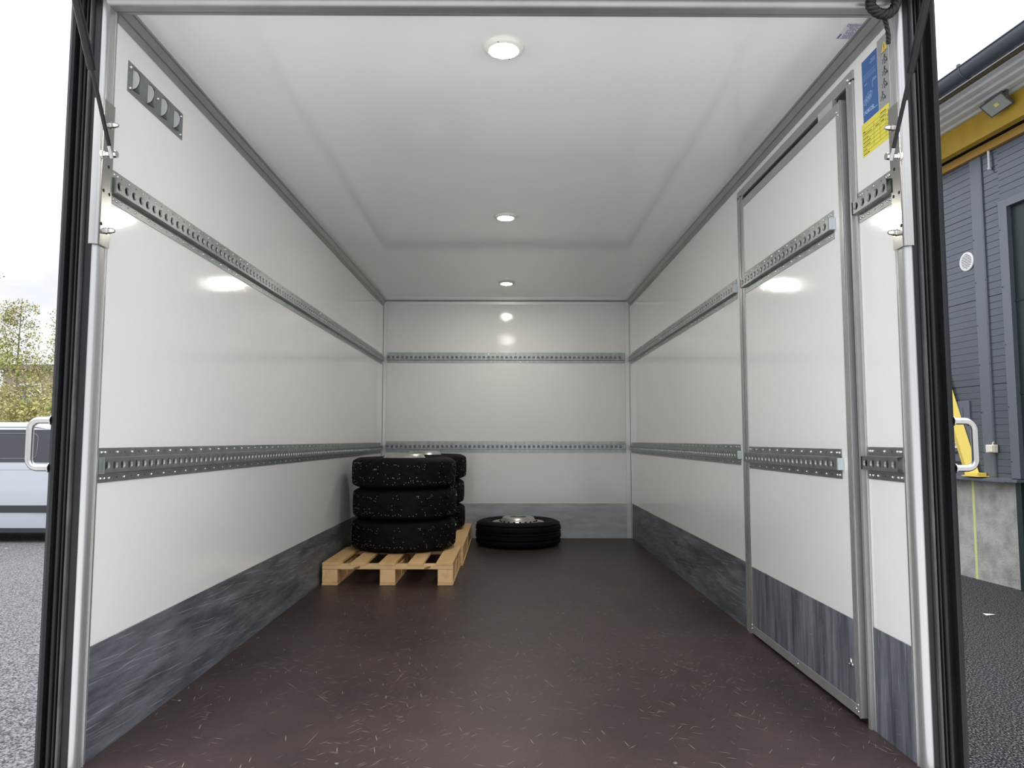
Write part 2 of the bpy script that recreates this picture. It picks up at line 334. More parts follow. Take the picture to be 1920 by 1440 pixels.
# top hinged rear door, open overhead
t = thing('door_2', 'white top-hinged rear door held open above the camera', 'door', (W/2, 1.90, 2.235), kind='structure')
m = MB(); ang = RD(30)
L_ = 1.10
def lidbox(x0, x1, a, b, z0, z1, name, mm):
    m = MB(); m.box(x0, x1, -b, -a, z0, z1)
    m.v = [(x, y*cos(ang), z-y*sin(ang)) for x, y, z in m.v]
    return m.build(name, M[mm], t)
lidbox(-1.13, 1.13, 0, L_, 0, .03, 'door_panel', 'grp')
lidbox(-1.17, -1.13, 0, L_, -.02, .03, 'edge_profile', 'black'); lidbox(1.13, 1.17, 0, L_, -.02, .03, 'edge_profile', 'black')
lidbox(-1.13, 1.13, L_-.04, L_, -.02, 0, 'edge_profile', 'black')

# ------------------------------------------------------------------ lashing rails
PITCH = .0401
def rail_parts(parent, length, hole0, holes, capA, capB, end0=0.0, screw_both=True, body='zinc'):
    """built along local +X, wall plane at local y=0, sticking out to local -y, z centred"""
    D = .020
    zt, zb = .0475, -.0475
    c0, c1 = .0225, -.0225
    # flanges
    MB().box(0, length, -.0025, 0, c0, zt).build('flange', M[body], parent)
    MB().box(0, length, -.0025, 0, zb, c1).build('flange', M[body], parent)
    # channel: slanted sides + pierced face
    m = MB(); f0, f1 = .0200, -.0195
    m.add([(0, -.002, c0), (length, -.002, c0), (length, -D, f0), (0, -D, f0)], [(0, 1, 2, 3)])
    m.add([(0, -.002, c1), (length, -.002, c1), (length, -D, f1), (0, -D, f1)], [(0, 1, 2, 3)])
    xs = [hole0+PITCH*k for k in range(holes)]
    n = 16; R_ = .0122
    prev = 0.0
    for x in xs:
        a, b = x-PITCH/2, x+PITCH/2
        if a < 0: a = 0.0
        if b > length: b = length
        if a > prev+1e-5: m.add([(prev, -D, f0), (a, -D, f0), (a, -D, f1), (prev, -D, f1)], [(0, 1, 2, 3)])
        outer = []; inner = []; back = []
        for k in range(n):
            th = 2*pi*(k+.5)/n; cx_, cz_ = cos(th), sin(th)
            hx = (b-x) if cx_ > 0 else (x-a); hz = f0 if cz_ > 0 else -f1
            s_ = min(hx/abs(cx_) if abs(cx_) > 1e-6 else 9, hz/abs(cz_) if abs(cz_) > 1e-6 else 9)
            outer.append((x+cx_*s_, -D, cz_*s_)); inner.append((x+cx_*R_, -D, cz_*R_)); back.append((x+cx_*R_*.86, -D+.005, cz_*R_*.86))
        k0 = len(m.v); m.v += outer+inner+back
        for k in range(n):
            q = (k+1) % n
            m.f.append((k0+k, k0+q, k0+n+q, k0+n+k)); m.f.append((k0+n+k, k0+n+q, k0+2*n+q, k0+2*n+k))
        # corners of the cell
        for (cx_, cz_) in ((b, f0), (a, f0), (a, f1), (b, f1)):
            near = sorted(range(n), key=lambda k: (outer[k][0]-cx_)**2+(outer[k][2]-cz_)**2)[:2]
            m.add([(cx_, -D, cz_), outer[near[0]], outer[near[1]]], [(0, 1, 2)])
        prev = b
    if prev < length-1e-5: m.add([(prev, -D, f0), (length, -D, f0), (length, -D, f1), (prev, -D, f1)], [(0, 1, 2, 3)])
    m.build('channel', M[body], parent)
    MB().box(.001, length-.001, -.0045, -.0026, c1+.002, c0-.002).build('back_strip', M['zinc_in'], parent)
    # screws, alternating
    m = MB()
    def sc_(x, z):
        m.lathe([(.0042, 0), (.0040, -.0018), (.0026, -.0036), (.0001, -.0042)], 8, (x, -.0025, z), 'y')
    k = 0; x = hole0
    while x < length-.006:
        if k % 2 == 0: sc_(x, .0355)
        else: sc_(x, -.0355)
        k += 1; x += PITCH
    for x in (.012, .030, length-.030, length-.012):
        if 0 < x < length: sc_(x, .0355); sc_(x, -.0355)
    m2 = m.build('screws', M['screw'], parent); stuff(m2)
    m = MB()
    x = hole0; k = 0
    while x < length-.006:
        z = -.0355 if k % 2 == 0 else .0355
        m.lathe([(.0019, 0), (.0019, -.0004), (.0001, -.0004)], 6, (x, -.0025, z), 'y'); k += 1; x += PITCH
    stuff(m.build('screw_holes', M['black_flat'], parent))
    if capA == 'flush': MB().box(-.0012, 0, -.020, 0, c1, c0).build('end_cap', M['zinc'], parent)
    elif capA: MB().box(-.012, 0, -D+.001, -.001, c1+.003, c0-.003).build('end_cap', M[capA], parent, bevel=.001)
    if capB: MB().box(length, length+.012, -D+.001, -.001, c1+.003, c0-.003).build('end_cap', M[capB], parent, bevel=.001)

ZL, ZU = .781, 1.562
def rail(label, loc, rz, length, hole0, holes, capA=None, capB=None, parent=None):
    if parent is None: t = thing('lashing_rail', label, 'rail', loc, rz)
    else:
        t = bpy.data.objects.new('lashing_rail', None); C.objects.link(t); t.parent = parent; t.location = loc; t.rotation_euler.z = rz; t['label'] = label
    rail_parts(t, length, hole0, holes, capA, capB)
    return t
# left wall: local -y must point to +x : rotate +90 (x->y, y->-x => -y->+x)
for z, nm in ((ZU, 'upper'), (ZL, 'lower')):
    rail('%s perforated steel lashing rail running along the left wall' % nm, (0, 1.985, z), pi/2, 4.365, .0135, 108, 'flush')
# back wall: no rotation, -y points to camera
for z, nm in ((1.579, 'upper'), (.793, 'lower')):
    rail('%s perforated steel lashing rail across the back wall' % nm, (.040, YB, z), 0, 2.110, .018, 52)
# right wall: local -y -> -x : rotate -90 (x->-y); local x=0 is the far end
for z, nm in ((ZU+.004, 'upper'), (ZL+.003, 'lower')):
    rail('%s lashing rail on the right wall between the side door and the back corner' % nm, (W, YB-.04, z), -pi/2, 2.975, .02, 74, None, 'zinc_blue')
    rail('short %s lashing rail between the side door and the right rear post' % nm, (W, 2.180, z), -pi/2, .198, .018, 5, 'black_flat', None)

# ------------------------------------------------------------------ side door (door_1)
t = thing('door_1', 'white side door in the right wall with a grey aluminium frame', 'door', (W, 2.24, 0), kind='structure')
def dl(x0, x1, y0, y1, z0, z1): # world -> local of door
    return (x0-W, x1-W, y0-2.24, y1-2.24, z0, z1)
fx0, fx1 = 2.193, 2.225
MB().box(*dl(fx0, fx1, DY0, 2.228, 0, 1.985)).build('door_frame', M['alu_frame'], t, bevel=.002)
MB().box(*dl(fx0-.006, fx0+.001, DY0+.018, DY0+.030, .0, 1.975)).build('door_frame', M['alu_frame'], t)
MB().box(*dl(fx0, fx1, 3.262, DY1, 0, 1.985)).build('door_frame', M['alu_frame'], t, bevel=.002)
MB().box(*dl(fx0-.006, fx0+.001, 3.272, 3.284, 0, 1.975)).build('door_frame', M['alu'], t)
MB().box(*dl(fx0, fx1, DY0, DY1, 1.975, 2.012)).build('door_frame', M['alu_frame'], t, bevel=.002)
MB().box(*dl(2.202, 2.225, 2.228, 3.262, 0, 1.975)).build('door_rebate', M['black_flat'], t)
lx0, lx1 = 2.181, 2.201
ly0, ly1, lz0, lz1 = 2.243, 3.246, .016, 1.942
MB().box(*dl(lx0+.004, lx1, ly0+.030, ly1-.030, lz0+.03, lz1-.03)).build('door_panel', M['grp'], t)
MB().box(*dl(lx0+.001, lx0+.004, ly0+.033, ly1-.033, lz0+.031, KH)).build('kick_plate', M['kick_grain'], t)['label'] = 'dark grey vertically scratched kick plate'
MB().box(*dl(lx0, lx1, ly0, ly0+.034, lz0, lz1)).build('leaf_frame', M['alu_frame'], t, bevel=.0015)
MB().box(*dl(lx0-.003, lx0, ly0, ly0+.006, lz0, lz1)).build('leaf_frame', M['alu'], t)
MB().box(*dl(lx0, lx1, ly1-.034, ly1, lz0, lz1)).build('leaf_frame', M['alu_frame'], t, bevel=.0015)
MB().box(*dl(lx0-.0005, lx1, ly0+.034, ly1-.034, lz1-.034, lz1)).build('leaf_frame', M['alu_frame'], t, bevel=.0015)
MB().box(*dl(lx0-.0005, lx1, ly0+.034, ly1-.034, lz0, lz0+.034)).build('leaf_frame', M['alu_frame'], t, bevel=.0015)
MB().box(*dl(2.186, 2.205, 2.31, 2.42, 1.943, 1.974)).build('top_stop', M['alu_light'], t, bevel=.001)
m = MB()
for (y, z) in ((2.262, .03), (2.262, .05), (2.275, .035), (3.22, .05), (3.22, .035), (2.72, .035), (2.262, 1.90), (2.27, 1.912), (2.25, 1.2), (2.25, .7)):
    m.lathe([(.004, 0), (.003, -.002), (.0001, -.003)], 8, (lx0-W, y-2.24, z), 'x')
for (y, z) in ((2.20, 1.955), (2.215, 1.972)):
    m.lathe([(.006, 0), (.004, -.003), (.0001, -.004)], 10, (fx0-W, y-2.24, z+.02), 'x')
stuff(m.build('rivets', M['screw'], t))
m = MB(); m.lathe([(.007, 0), (.006, -.004), (.0001, -.005)], 10, (lx0-W, 2.300-2.24, .172), 'x'); m.lathe([(.008, 0), (.007, -.004), (.0001, -.005)], 10, (lx0-W, 2.292-2.24, .160), 'x'); m.lathe([(.005, 0), (.004, -.004), (.0001, -.005)], 10, (lx0-W, 2.308-2.24, .158), 'x')
m.build('latch_rivet', M['screw'], t)
rail('upper lashing rail across the side door', (2.185-W, 3.213-2.24, ZU-.005), -pi/2, .893, .02, 22, 'black_flat', 'zinc_blue', parent=t)
rail('lower lashing rail across the side door', (2.185-W, 3.213-2.24, ZL-.005), -pi/2, .893, .02, 22, 'black_flat', 'zinc_blue', parent=t)

# ------------------------------------------------------------------ ceiling lamps
def lamp(label, y):
    t = thing('ceiling_lamp', label, 'lamp', (1.101, y, H), group='round lamps along the middle of the ceiling')
    MB().lathe([(.0635, 0), (.0635, -.004), (.060, -.009), (.047, -.013), (.0445, -.012), (.0445, -.004)], 56).build('lamp_ring', M['lamp_ring'], t, smooth=50)
    MB().lathe([(.0445, -.010), (.040, -.0135), (.028, -.0165), (.014, -.018), (.0002, -.0185)], 40).build('diffuser', M['lamp'], t, smooth=60)
    MB().lathe([(.0032, 0), (.003, -.002), (.0002, -.0026)], 10, (.017, .051, -.0095)).build('screw', M['screw'], t)
    MB().lathe([(.0032, 0), (.003, -.002), (.0002, -.0026)], 10, (-.017, -.051, -.0095)).build('screw', M['screw'], t)
    return t
lamp('round white lit ceiling lamp nearest the rear opening, the largest in view', 2.205)
lamp('middle of the three round lit ceiling lamps', 3.942)
lamp('round lit ceiling lamp farthest in, near the back wall', 5.640)

# ------------------------------------------------------------------ hook plate on the left wall
t = thing('hook_plate', 'galvanised plate with four pressed hooks high on the left wall', 'hook rail', (0, 2.05, 1.870), pi/2)
MB().box(0, .355, -.002, 0, 0, .092).build('plate', M['hook'], t)
for k in range(4):
    cx_ = .048+k*.088
    n = 12; prof = []
    m = MB(); vs = []
    for j in range(7):       # bulging tongue, open at one side
        u = j/6
        for i in range(n+1):
            th = -pi/2+pi*i/n
            w_ = .028*sin(pi*min(1, .25+.75*u)/1.0)*0+.030*(1-u*.35)
            x = cx_-.020+u*.040; z = .046+.030*sin(th)*(1-.15*u); d = .004+.020*cos(th)*(1-u)**.6
            vs.append((x, -d, z))
    fs = [(j*(n+1)+i, j*(n+1)+i+1, (j+1)*(n+1)+i+1, (j+1)*(n+1)+i) for j in range(6) for i in range(n)]
    m.add(vs, fs); m.build('hook', M['hook'], t, smooth=60)
    m = MB(); pts = [(cx_-.021, -.0045-.017*cos(-pi/2+pi*i/n), .046+.028*sin(-pi/2+pi*i/n)) for i in range(n+1)]+[(cx_-.021, -.002, .076), (cx_-.021, -.002, .016)]
    m.add(pts, [tuple(range(len(pts)))]); m.build('hook_mouth', M['hook_lit'], t)
for (x, z) in ((.014, .078), (.014, .014), (.180, .062), (.341, .078), (.341, .014)):
    MB().lathe([(.005, 0), (.004, -.003), (.0001, -.004)], 10, (x, -.002, z), 'y').build('screw', M['screw'], t, smooth=60)

# ------------------------------------------------------------------ strut brackets, struts, handles
def bracket(sx, x0, side):
    t = thing('strut_bracket', 'stainless steel angle bracket bolted high on the %s rear post' % side, 'bracket', (x0, 1.945, 1.378))
    hh = .405
    prof = [(.008, .030), (.011, .030), (.011, -.018)]
    for k in range(7):
        a = pi/2*k/6; prof.append((.001+.010*cos(a), -.018-.010*sin(a)))
    prof += [(-.014, -.028), (-.014, -.025), (.001, -.025)]
    for k in range(5):
        a = pi/2*(1-k/4); prof.append((.001+.007*cos(a), -.018-.007*sin(a)))
    MB().prism([(sx*a, b) for a, b in prof], 'z', 0, hh).build('bracket_plate', M['steel'], t, smooth=30)
    def bolt(y, z, l=.022, name='bolt'):
        m = MB(); ax = 'x'
        m.lathe([(.0001, 0), (.0105, 0), (.0105, sx*.002), (.0085, sx*.002), (.0085, sx*.010), (.0075, sx*.011), (.0065, sx*(l-.005)), (.004, sx*(l-.001)), (.0001, sx*l)], 6 if name == 'bolt_' else 12, (sx*.011, y, z), ax)
        return m.build(name, M['chrome'], t, smooth=40)
    bolt(.012, .345); bolt(.016, .047)
    m = MB(); m.tube([(sx*.011, -.030+.004, .247), (sx*.034, -.030+.004, .247)], .0065, 12)
    for (a, b, r_) in ((.011, .017, .011), (.018, .022, .009), (.046, .052, .010)):
        m.tube([(sx*a, -.026, .247), (sx*b, -.026, .247)], r_, 8)
    m.tube([(sx*.030, -.026, .247), (sx*.050, -.026, .247)], .0045, 10)
    m.build('pivot_bolt', M['chrome'], t, smooth=40)
    for (y, z) in ((.010, .225), (-.010, .152), (.019, .150), (-.014, .058)):
        m = MB().lathe([(.0001, 0), (.0048, 0), (.0048, sx*.0005), (.0001, sx*.0005)], 12, (sx*.011, y, z), 'x'); m.build('bolt_hole', M['black_flat'], t)
    return t
bracket(1, 0, 'left'); bracket(-1, W, 'right')
def strut(sx, x0, side):
    a = Vector((x0+sx*.040, 1.915, 1.617)); t = thing('gas_strut', 'black gas strut running up from the %s bracket to the open rear door' % side, 'strut', a)
    E_ = Vector((sx*(-.003), -.178, .322)) if sx > 0 else Vector((sx*(-.003), -.180, .318))    # point seen at the top edge of the picture
    d = E_.normalized(); tot = .96
    L1 = .215
    MB().tube([d*.012, d*L1], .0052, 12).build('piston_rod', M['black_gloss'], t, smooth=60)
    MB().tube([d*L1, d*(L1+.003), d*(tot-.02)], [.0095, .0105, .0105], 16).build('cylinder', M['black_gloss'], t, smooth=40)
    MB().tube([d*-.004, d*.028], .0065, 10).build('end_fitting', M['steel'], t, smooth=40)
    MB().tube([d*(tot-.02), d*tot], .006, 10).build('end_fitting', M['steel'], t, smooth=40)
    return t
strut(1, 0, 'left'); strut(-1, W, 'right')
def handle(sx, x0, w0, side):
    z0, z1, out, R_ = .778, .902, .057, .024
    t = thing('grab_handle', 'bent steel grab handle on the outer side of the %s rear post' % side, 'handle', (x0-sx*w0, 1.905, z0))
    pts = [(0, 0, z1-z0)]
    for k in range(9):
        a = pi/2*k/8; pts.append((out-R_+R_*sin(a), 0, z1-z0-R_+R_*cos(a)))
    for k in range(9):
        a = pi/2*k/8; pts.append((out-R_+R_*cos(a), 0, R_-R_*sin(a)))
    pts.append((0, 0, 0))
    MB().tube([(-sx*x, y, z) for x, y, z in pts], .0092, 16).build('tube', M['steel'], t, smooth=60)
    for z in (0, z1-z0): MB().tube([(0, 0, z), (-sx*.003, 0, z)], .013, 16).build('flange', M['steel'], t, smooth=40)
handle(1, 0, .078, 'left'); handle(-1, W, .088, 'right')

# braided strap hanging from the header
t = thing('braided_strap', 'black braided pull strap looped at the right end of the header', 'strap', (2.165, 1.90, 2.02))
def spline(P, n=90):
    P = [Vector(p) for p in P]; P = [P[0]*2-P[1]]+P+[P[-1]*2-P[-2]]; out = []
    for i in range(1, len(P)-2):
        for k in range(n//(len(P)-3)):
            u = k/(n//(len(P)-3)); a, b, c, d = P[i-1:i+3]
            out.append(.5*((2*b)+(-a+c)*u+(2*a-5*b+4*c-d)*u*u+(-a+3*b-3*c+d)*u**3))
    out.append(P[-2]); return out
def braid(P, rad, rs, turns, n=96):
    ctr = spline(P, n); mm = []
    for s_ in range(3):
        pts = []
        for i, p in enumerate(ctr):
            d = (ctr[min(i+1, len(ctr)-1)]-ctr[max(i-1, 0)]).normalized(); a = d.cross(Vector((0, 1, .01))).normalized(); b = a.cross(d)
            th = 2*pi*turns*i/len(ctr)+2*pi*s_/3; pts.append(p+(a*cos(th)+b*sin(th))*rad)
        mm.append(MB().tube(pts, rs, 8).build('strand', M['rope'], t, smooth=60))
braid([(.018, 0, .11), (.020, 0, .060), (.014, 0, .020), (-.008, 0, .000), (-.034, 0, .004), (-.052, 0, .022), (-.050, .004, .040)], .0065, .0078, 4.5)
braid([(-.010, .012, -.004), (-.001, .018, -.024), (.006, .024, -.050), (.008, .03, -.068)], .003, .0034, 2, 48)

# ------------------------------------------------------------------ stickers
def sticker(name, label, y0, y1, z0, z1, mm, x=W):
    """on the right wall, local x runs toward the camera (reading direction), local z up, prints at local y<0"""
    t = thing(name, label, 'sticker', (x, y1, z0), -pi/2)
    MB().box(0, y1-y0, -.0008, 0, 0, z1-z0).build('label_sheet', mm, t)
    return t
def put(t, txt, size, x, z, mm, name='lettering', rot=0.0, bold=0.0, y=-.0012):
    vs, fs = textmesh(txt, size, bold)
    c_, s_ = cos(rot), sin(rot)
    m = MB(); m.add([(x+a*c_-b*s_, y, z+a*s_+b*c_) for a, b, _ in vs], fs); return m.build(name, mm, t)
def bars(t, L_, mm, name, y=-.0012, st=False):
    m = MB()
    for (x0, x1, z0, z1) in L_: m.box(x0, x1, y, -.0008, z0, z1)
    o = m.build(name, mm, t)
    if st: stuff(o)
    return o
t = sticker('maker_sticker', 'blue maker sticker with pale print high on the right wall', 2.043, 2.133, 1.813, 2.005, M['blue'])
put(t, 'FOKOR', .017, .008, .022, M['blue2'], bold=.0006)
pts = []
m = MB()
for k in range(28):
    a0, a1 = 2*pi*k/28, 2*pi*(k+1)/28
    def P(a, r_): return (.032+.027*r_*cos(a)*.98, -.0012, .066+.014*r_*sin(a)+.25*.027*cos(a))
    m.add([P(a0, 1), P(a1, 1), P(a1, .93), P(a0, .93)], [(0, 1, 2, 3)])
for k in range(7):
    x = .014+.0055*k; m.box(x, x+.0012, -.0012, -.0008, .055+.0012*k, .072+.0016*k-(k % 2)*.006); m.box(x, x+.005, -.0012, -.0008, .055+.0012*k+(k % 2)*.008, .0562+.0012*k+(k % 2)*.008)
m.build('oval_emblem', M['blue2'], t)
bars(t, [(.012, .030, .112, .1135), (.006, .080, .142, .1427), (.006, .082, .134, .1347), (.006, .082, .128, .1286), (.055, .080, .172, .1735), (.050, .082, .165, .1665), (.055, .084, .020, .0215), (.060, .060+.0008, .085, .105), (.060, .084, .105, .1065), (.062, .082, .110, .1115)], M['blue2'], 'fine_print', st=True)
t = sticker('instruction_sticker', 'grey instruction sticker with black sketches and a warning triangle', 1.975, 2.040, 1.812, 2.020, M['greylab'])
m = MB().add([(.022, -.0012, .158), (.058, -.0012, .158), (.040, -.0012, .190)], [(0, 1, 2)]); m.build('warning_triangle', M['tri'], t)
bars(t, [(.0385, .0412, .168, .179), (.0385, .0412, .1625, .165), (.022, .058, .1572, .1585)], M['print'], 'exclamation_mark', y=-.0016)
m = MB(); rnd = random.Random(5)
for (cx_, cz_) in ((.040, .135), (.038, .100), (.034, .065), (.022, .032)):      # tiny figures lifting a load
    m.lathe([(.0001, 0), (.0035, 0)], 8, (cx_, -.0012, cz_+.012), 'y')
    p = [(cx_, -.0012, cz_+.009), (cx_-.003, -.0012, cz_), (cx_+.004, -.0012, cz_-.006), (cx_, -.0012, cz_-.014)]
    m.tube(p, .0013, 5); m.tube([(cx_, -.0012, cz_+.006), (cx_+.008, -.0012, cz_+.002), (cx_+.012, -.0012, cz_-.006)], .001, 5)
    m.tube([(cx_-.014, -.0012, cz_+.004), (cx_-.006, -.0012, cz_-.002), (cx_-.012, -.0012, cz_-.010)], .0007, 5)
    m.box(cx_+.008, cx_+.016, -.0012, -.0008, cz_-.012, cz_-.005)
m.build('sketches', M['print'], t)
t = sticker('load_table_sticker', 'yellow load table sticker with ruled rows beside the right rear post', 1.984, 2.145, 1.710, 1.811, M['yellow'])
ln = [(.004, .157, z, z+.0008) for z in (.012, .024, .036, .048, .060, .072)]+[(x, x+.0008, .012, .084) for x in (.070, .105, .138)]+[(.004, .157, .084, .0846)]
bars(t, ln, M['print_dim'], 'table_lines')
rnd = random.Random(9); tx = []
for z in (.002, .014, .026, .038, .050, .062):
    x = .006; e_ = .022+rnd.random()*.036
    while x < e_:
        w_ = .003+rnd.random()*.004; tx.append((x, x+w_, z+.003, z+.0052)); x += w_+.0012
tx += [(.080, .098, .064, .0665), (.112, .130, .064, .0665), (.146, .158, .066, .068), (.110, .140, .088, .0905), (.110, .134, .076, .0785), (.006, .020, .074, .0765), (.146, .158, .054, .056), (.146, .158, .042, .044)]
bars(t, tx, M['print'], 'fine_print', st=True)
# CE sticker on the ceiling
t = thing('approval_sticker', 'small white approval sticker with CE mark on the ceiling', 'sticker', (2.128, 2.150, H), 0)
MB().box(0, .047, -.088, 0, -.0008, 0).build('label_sheet', M['celab'], t)
def cput(vs, fs, x, y, mm, name):   # text read running toward the camera, seen from below
    m = MB(); m.add([(x+b, y-a, -.0012) if False else (x+(-b), y-a, -.0012) for a, b, _ in vs], fs); return m.build(name, mm, t)
vs, fs = textmesh('CE', .013, .0004); cput(vs, fs, .013, -.068, M['print_violet'], 'ce_mark')
m = MB()
m.box(.003, .009, -.030, -.004, -.0012, -.0008)
rnd = random.Random(4)
for k in range(9):
    y = -.004; x = .015+k*.0033
    while y > -.080:
        w_ = .002+rnd.random()*.006; m.box(x, x+.0016, y-w_, y, -.0012, -.0008); y -= w_+.0016+(.006 if rnd.random() < .12 else 0)
stuff(m.build('fine_print', M['print_violet'], t))

# ------------------------------------------------------------------ tyres
def tyre_obj(parent, winter=True):
    Ro, Wd = .350, .203
    prof = [(.215, .028), (.222, .016), (.245, .007), (.275, .001), (.300, .003), (.324, .012), (.342, .023)]
    tread = [(.3470, .033), (.348, .046), (.3495, .058), (.350, .070), (.350, .082), (.350, .094), (.350, .1015)]
    half = prof+tread
    full = half+[(r_, Wd-h_) for r_, h_ in reversed(half[:-1])]
    full += [(.205, Wd-.030), (.203, Wd/2), (.205, .030)]
    n = 144; nt_ = len(full); vs = []; rnd = random.Random(3)
    i0, i1 = 6, nt_-3-7
    for i, (r_, h_) in enumerate(full):
        for k in range(n):
            rr = r_; a = 2*pi*k/n
            if i0 <= i <= i1:
                if winter:
                    j = i-i0; sh = (k+(j if j < 8 else 16-j)) % 6
                    if sh == 0 or (j % 4 == 2 and (k//6) % 2 == 0 and sh < 3): rr -= .0065
                else:
                    j = i-i0
                    if j in (3, 7, 9, 13): rr -= .009
                    elif j in (0, 1, 15, 16) and k % 4 == 0: rr -= .004
            vs.append((rr*cos(a), rr*sin(a), h_))
    m = MB(); m.add(vs, [(i*n+k, i*n+(k+1) % n, ((i+1) % nt_)*n+(k+1) % n, ((i+1) % nt_)*n+k) for i in range(nt_) for k in range(n)])
    m.build('tyre', M['tyre'], parent, smooth=28)
def wheel_parts(parent, hubz):
    # steel disc wheel with raised hub facing up
    z = hubz
    MB().lathe([(.070, z-.020), (.070, z-.001), (.073, z), (.118, z+.000), (.128, z-.004), (.140, z-.026), (.152, z-.040), (.166, z-.046), (.178, z-.060), (.186, z-.075), (.186, z-.095)], 56).build('wheel_disc', M['rim'], parent, smooth=40)
    MB().lathe([(.186, .030), (.186, .175), (.197, .178), (.209, .186), (.214, .181), (.206, .172), (.206, .028), (.214, .020), (.209, .014), (.190, .022)], 56, closed=True).build('wheel_rim', M['rim'], parent, smooth=40)
    m = MB(); m.lathe([(.0001, z-.030), (.070, z-.030)], 32)
    m.build('hub_opening', M['black_flat'], parent)
    m = MB()
    for k in range(20):
        a = 2*pi*k/20+.08; c_ = (.150*cos(a), .150*sin(a), z-.034)
        m.lathe([(.0085, -.002), (.008, .003), (.005, .006), (.0001, .007)], 8, c_)
    stuff(m.build('vent_bosses', M['black'], parent))
proto = thing('wheel', 'x', 'wheel', (0, 0, 0))
tyre_obj(proto, True); wheel_parts(proto, .203+.022)
rnd = random.Random(11); m = MB()
for k in range(230):
    a = rnd.random()*2*pi; row = rnd.choice((.036, .044, .055, .075, .10, .128, .148, .159, .167)); h_ = row+rnd.uniform(-.004, .004)
    R_ = .3495 if .05 < h_ < .153 else .3465
    p = Vector((cos(a)*R_, sin(a)*R_, h_)); d = Vector((cos(a), sin(a), 0))
    m.tube([p-d*.002, p+d*.0017], .0020, 6)
stuff(m.build('studs', M['stud'], proto))
pz = .130
st = [((.412, 4.975), 'front'), ((.412, 6.030), 'back')]
names = {('front', 0): 'bottom studded winter wheel of the front stack, resting on the pallet boards', ('front', 1): 'middle studded winter wheel of the stack nearest the camera',
         ('front', 2): 'top studded winter wheel of the stack nearest the camera', ('back', 0): 'bottom wheel of the rear stack, half hidden behind the front stack',
         ('back', 1): 'middle wheel of the rear stack by the back wall', ('back', 2): 'top wheel of the rear stack, silver disc showing below the wall rail'}
rnd = random.Random(2); first = True
for (xy, nm) in st:
    for k in range(3):
        loc = (xy[0]+(0, .004, -.004)[k]*(1 if nm == 'front' else -2), xy[1]+(0, .004, 0)[k], pz+.001+.2015*k)
        o = proto if first else dup(proto); first = False
        o.location = loc; o.rotation_euler.z = rnd.random()*6
        tag(o, names[(nm, k)], 'wheel', 'studded winter wheels stacked on the pallets')
t = thing('wheel', 'single ribbed road wheel lying flat on the floor by the back wall', 'wheel', (1.200, 6.020, .0005))
tyre_obj(t, False); wheel_parts(t, .224)

# ------------------------------------------------------------------ pallets
def pallet(label, loc, rz, length):
    t = thing('pallet', label, 'pallet', loc, rz, group='wooden pallets under the wheels')
    h = pz; Wp = .77
    # deck boards run in depth
    xs = [0, .165, .3325, .505, .670]
    for i, x in enumerate(xs):
        w_ = .100 if i in (0, 4) else (.095 if i == 2 else .090)
        MB().box(x, x+w_, 0, length, h-.017, h).build('deck_board', M['wood'], t, bevel=.0015)
    for y in ([0, (length-.095)/2, length-.095] if length > 1 else [0, length-.095]):
        MB().box(0, Wp, y+.001, y+.095, h-.038, h-.0175).build('cross_board', M['wood_side'], t, bevel=.0015)
    for i, x in enumerate((0, (Wp-.09)/2, Wp-.09)):
        for y in ([0, (length-.12)/2, length-.13]):
            MB().box(x, x+.090, y+.002, y+.130, .014, h-.0385).build('block', M['wood_end'], t, bevel=.003)
        MB().box(x, x+.092, 0, length, 0, .0135).build('base_board', M['wood'], t, bevel=.0015)
        MB().box(x+.004, x+.086, .130, length-.13, .0145, h-.039).build('stringer', M['wood'], t)
    return t, Wp
t, wp = pallet('small pale pine pallet at the front, its end grain facing the opening', (.022, 4.335, 0), -.004, .650)
for x in (.205, .62):
    m = MB(); m.lathe([(.0001, 0), (.016, 0), (.016, .0006), (.0001, .0006)], 12, (x, -.0005, pz-.029), 'y'); m.v = [(v[0]+(v[2]-pz+.029)*.8, v[1], (v[2]-pz+.029)*.6+pz-.029) for v in m.v]
    m.build('knot', M['knot'], t)
pallet('long pine pallet behind, reaching to the back wall under both stacks', (.040, 4.990, 0), .006, 1.375)

# ------------------------------------------------------------------ yard and left side outside
struct(MB().box(-80, 1.1, 1.7, 110, GZ-.2, GZ).build('ground', M['asphalt']), 'pale grey speckled asphalt yard')
struct(MB().box(-80, 80, -40, 1.7, GZ-.2, GZ).build('ground', M['reflector']), 'added unseen pale ground apron behind the truck')  # pale slab out of view, added to bounce light onto the ceiling
struct(MB().box(1.1, 80, 1.7, 110, GZ-.2, GZ).build('ground', M['asphalt_dark']), 'darker asphalt beside the workshop')
# van
vx, vy = -8.0, 12.5
t = thing('van', 'white van with dark glass band parked left of the truck', 'van', (vx, vy, GZ))
st_ = [(-2.62, .80, 1.70), (-2.58, .92, 1.96), (-2.40, .96, 2.03), (-1.0, .97, 2.05), (.9, .97, 2.04), (1.25, .96, 1.98), (1.85, .93, 1.30), (2.35, .88, 1.12), (2.58, .80, .95), (2.63, .70, .70)]
m = MB(); vs = []
for (x, hw, zr) in st_:
    zb = .25
    sec = [(hw-.02, zb), (hw, .45), (hw, min(1.0, zr-.2)), (hw-.01, min(1.25, zr-.12)), (hw-.05, zr-.10), (hw-.11, zr-.025), (hw-.25, zr), (0, zr+.03)]
    ring = [(x, .97-a, z) for a, z in sec]+[(x, .97+a, z) for a, z in reversed(sec[:-1])]
    vs += ring
n = len(ring)
fs = [(i*n+k, i*n+k+1, (i+1)*n+k+1, (i+1)*n+k) for i in range(len(st_)-1) for k in range(n-1)]+[(i*n+n-1, i*n, (i+1)*n, (i+1)*n+n-1) for i in range(len(st_)-1)]
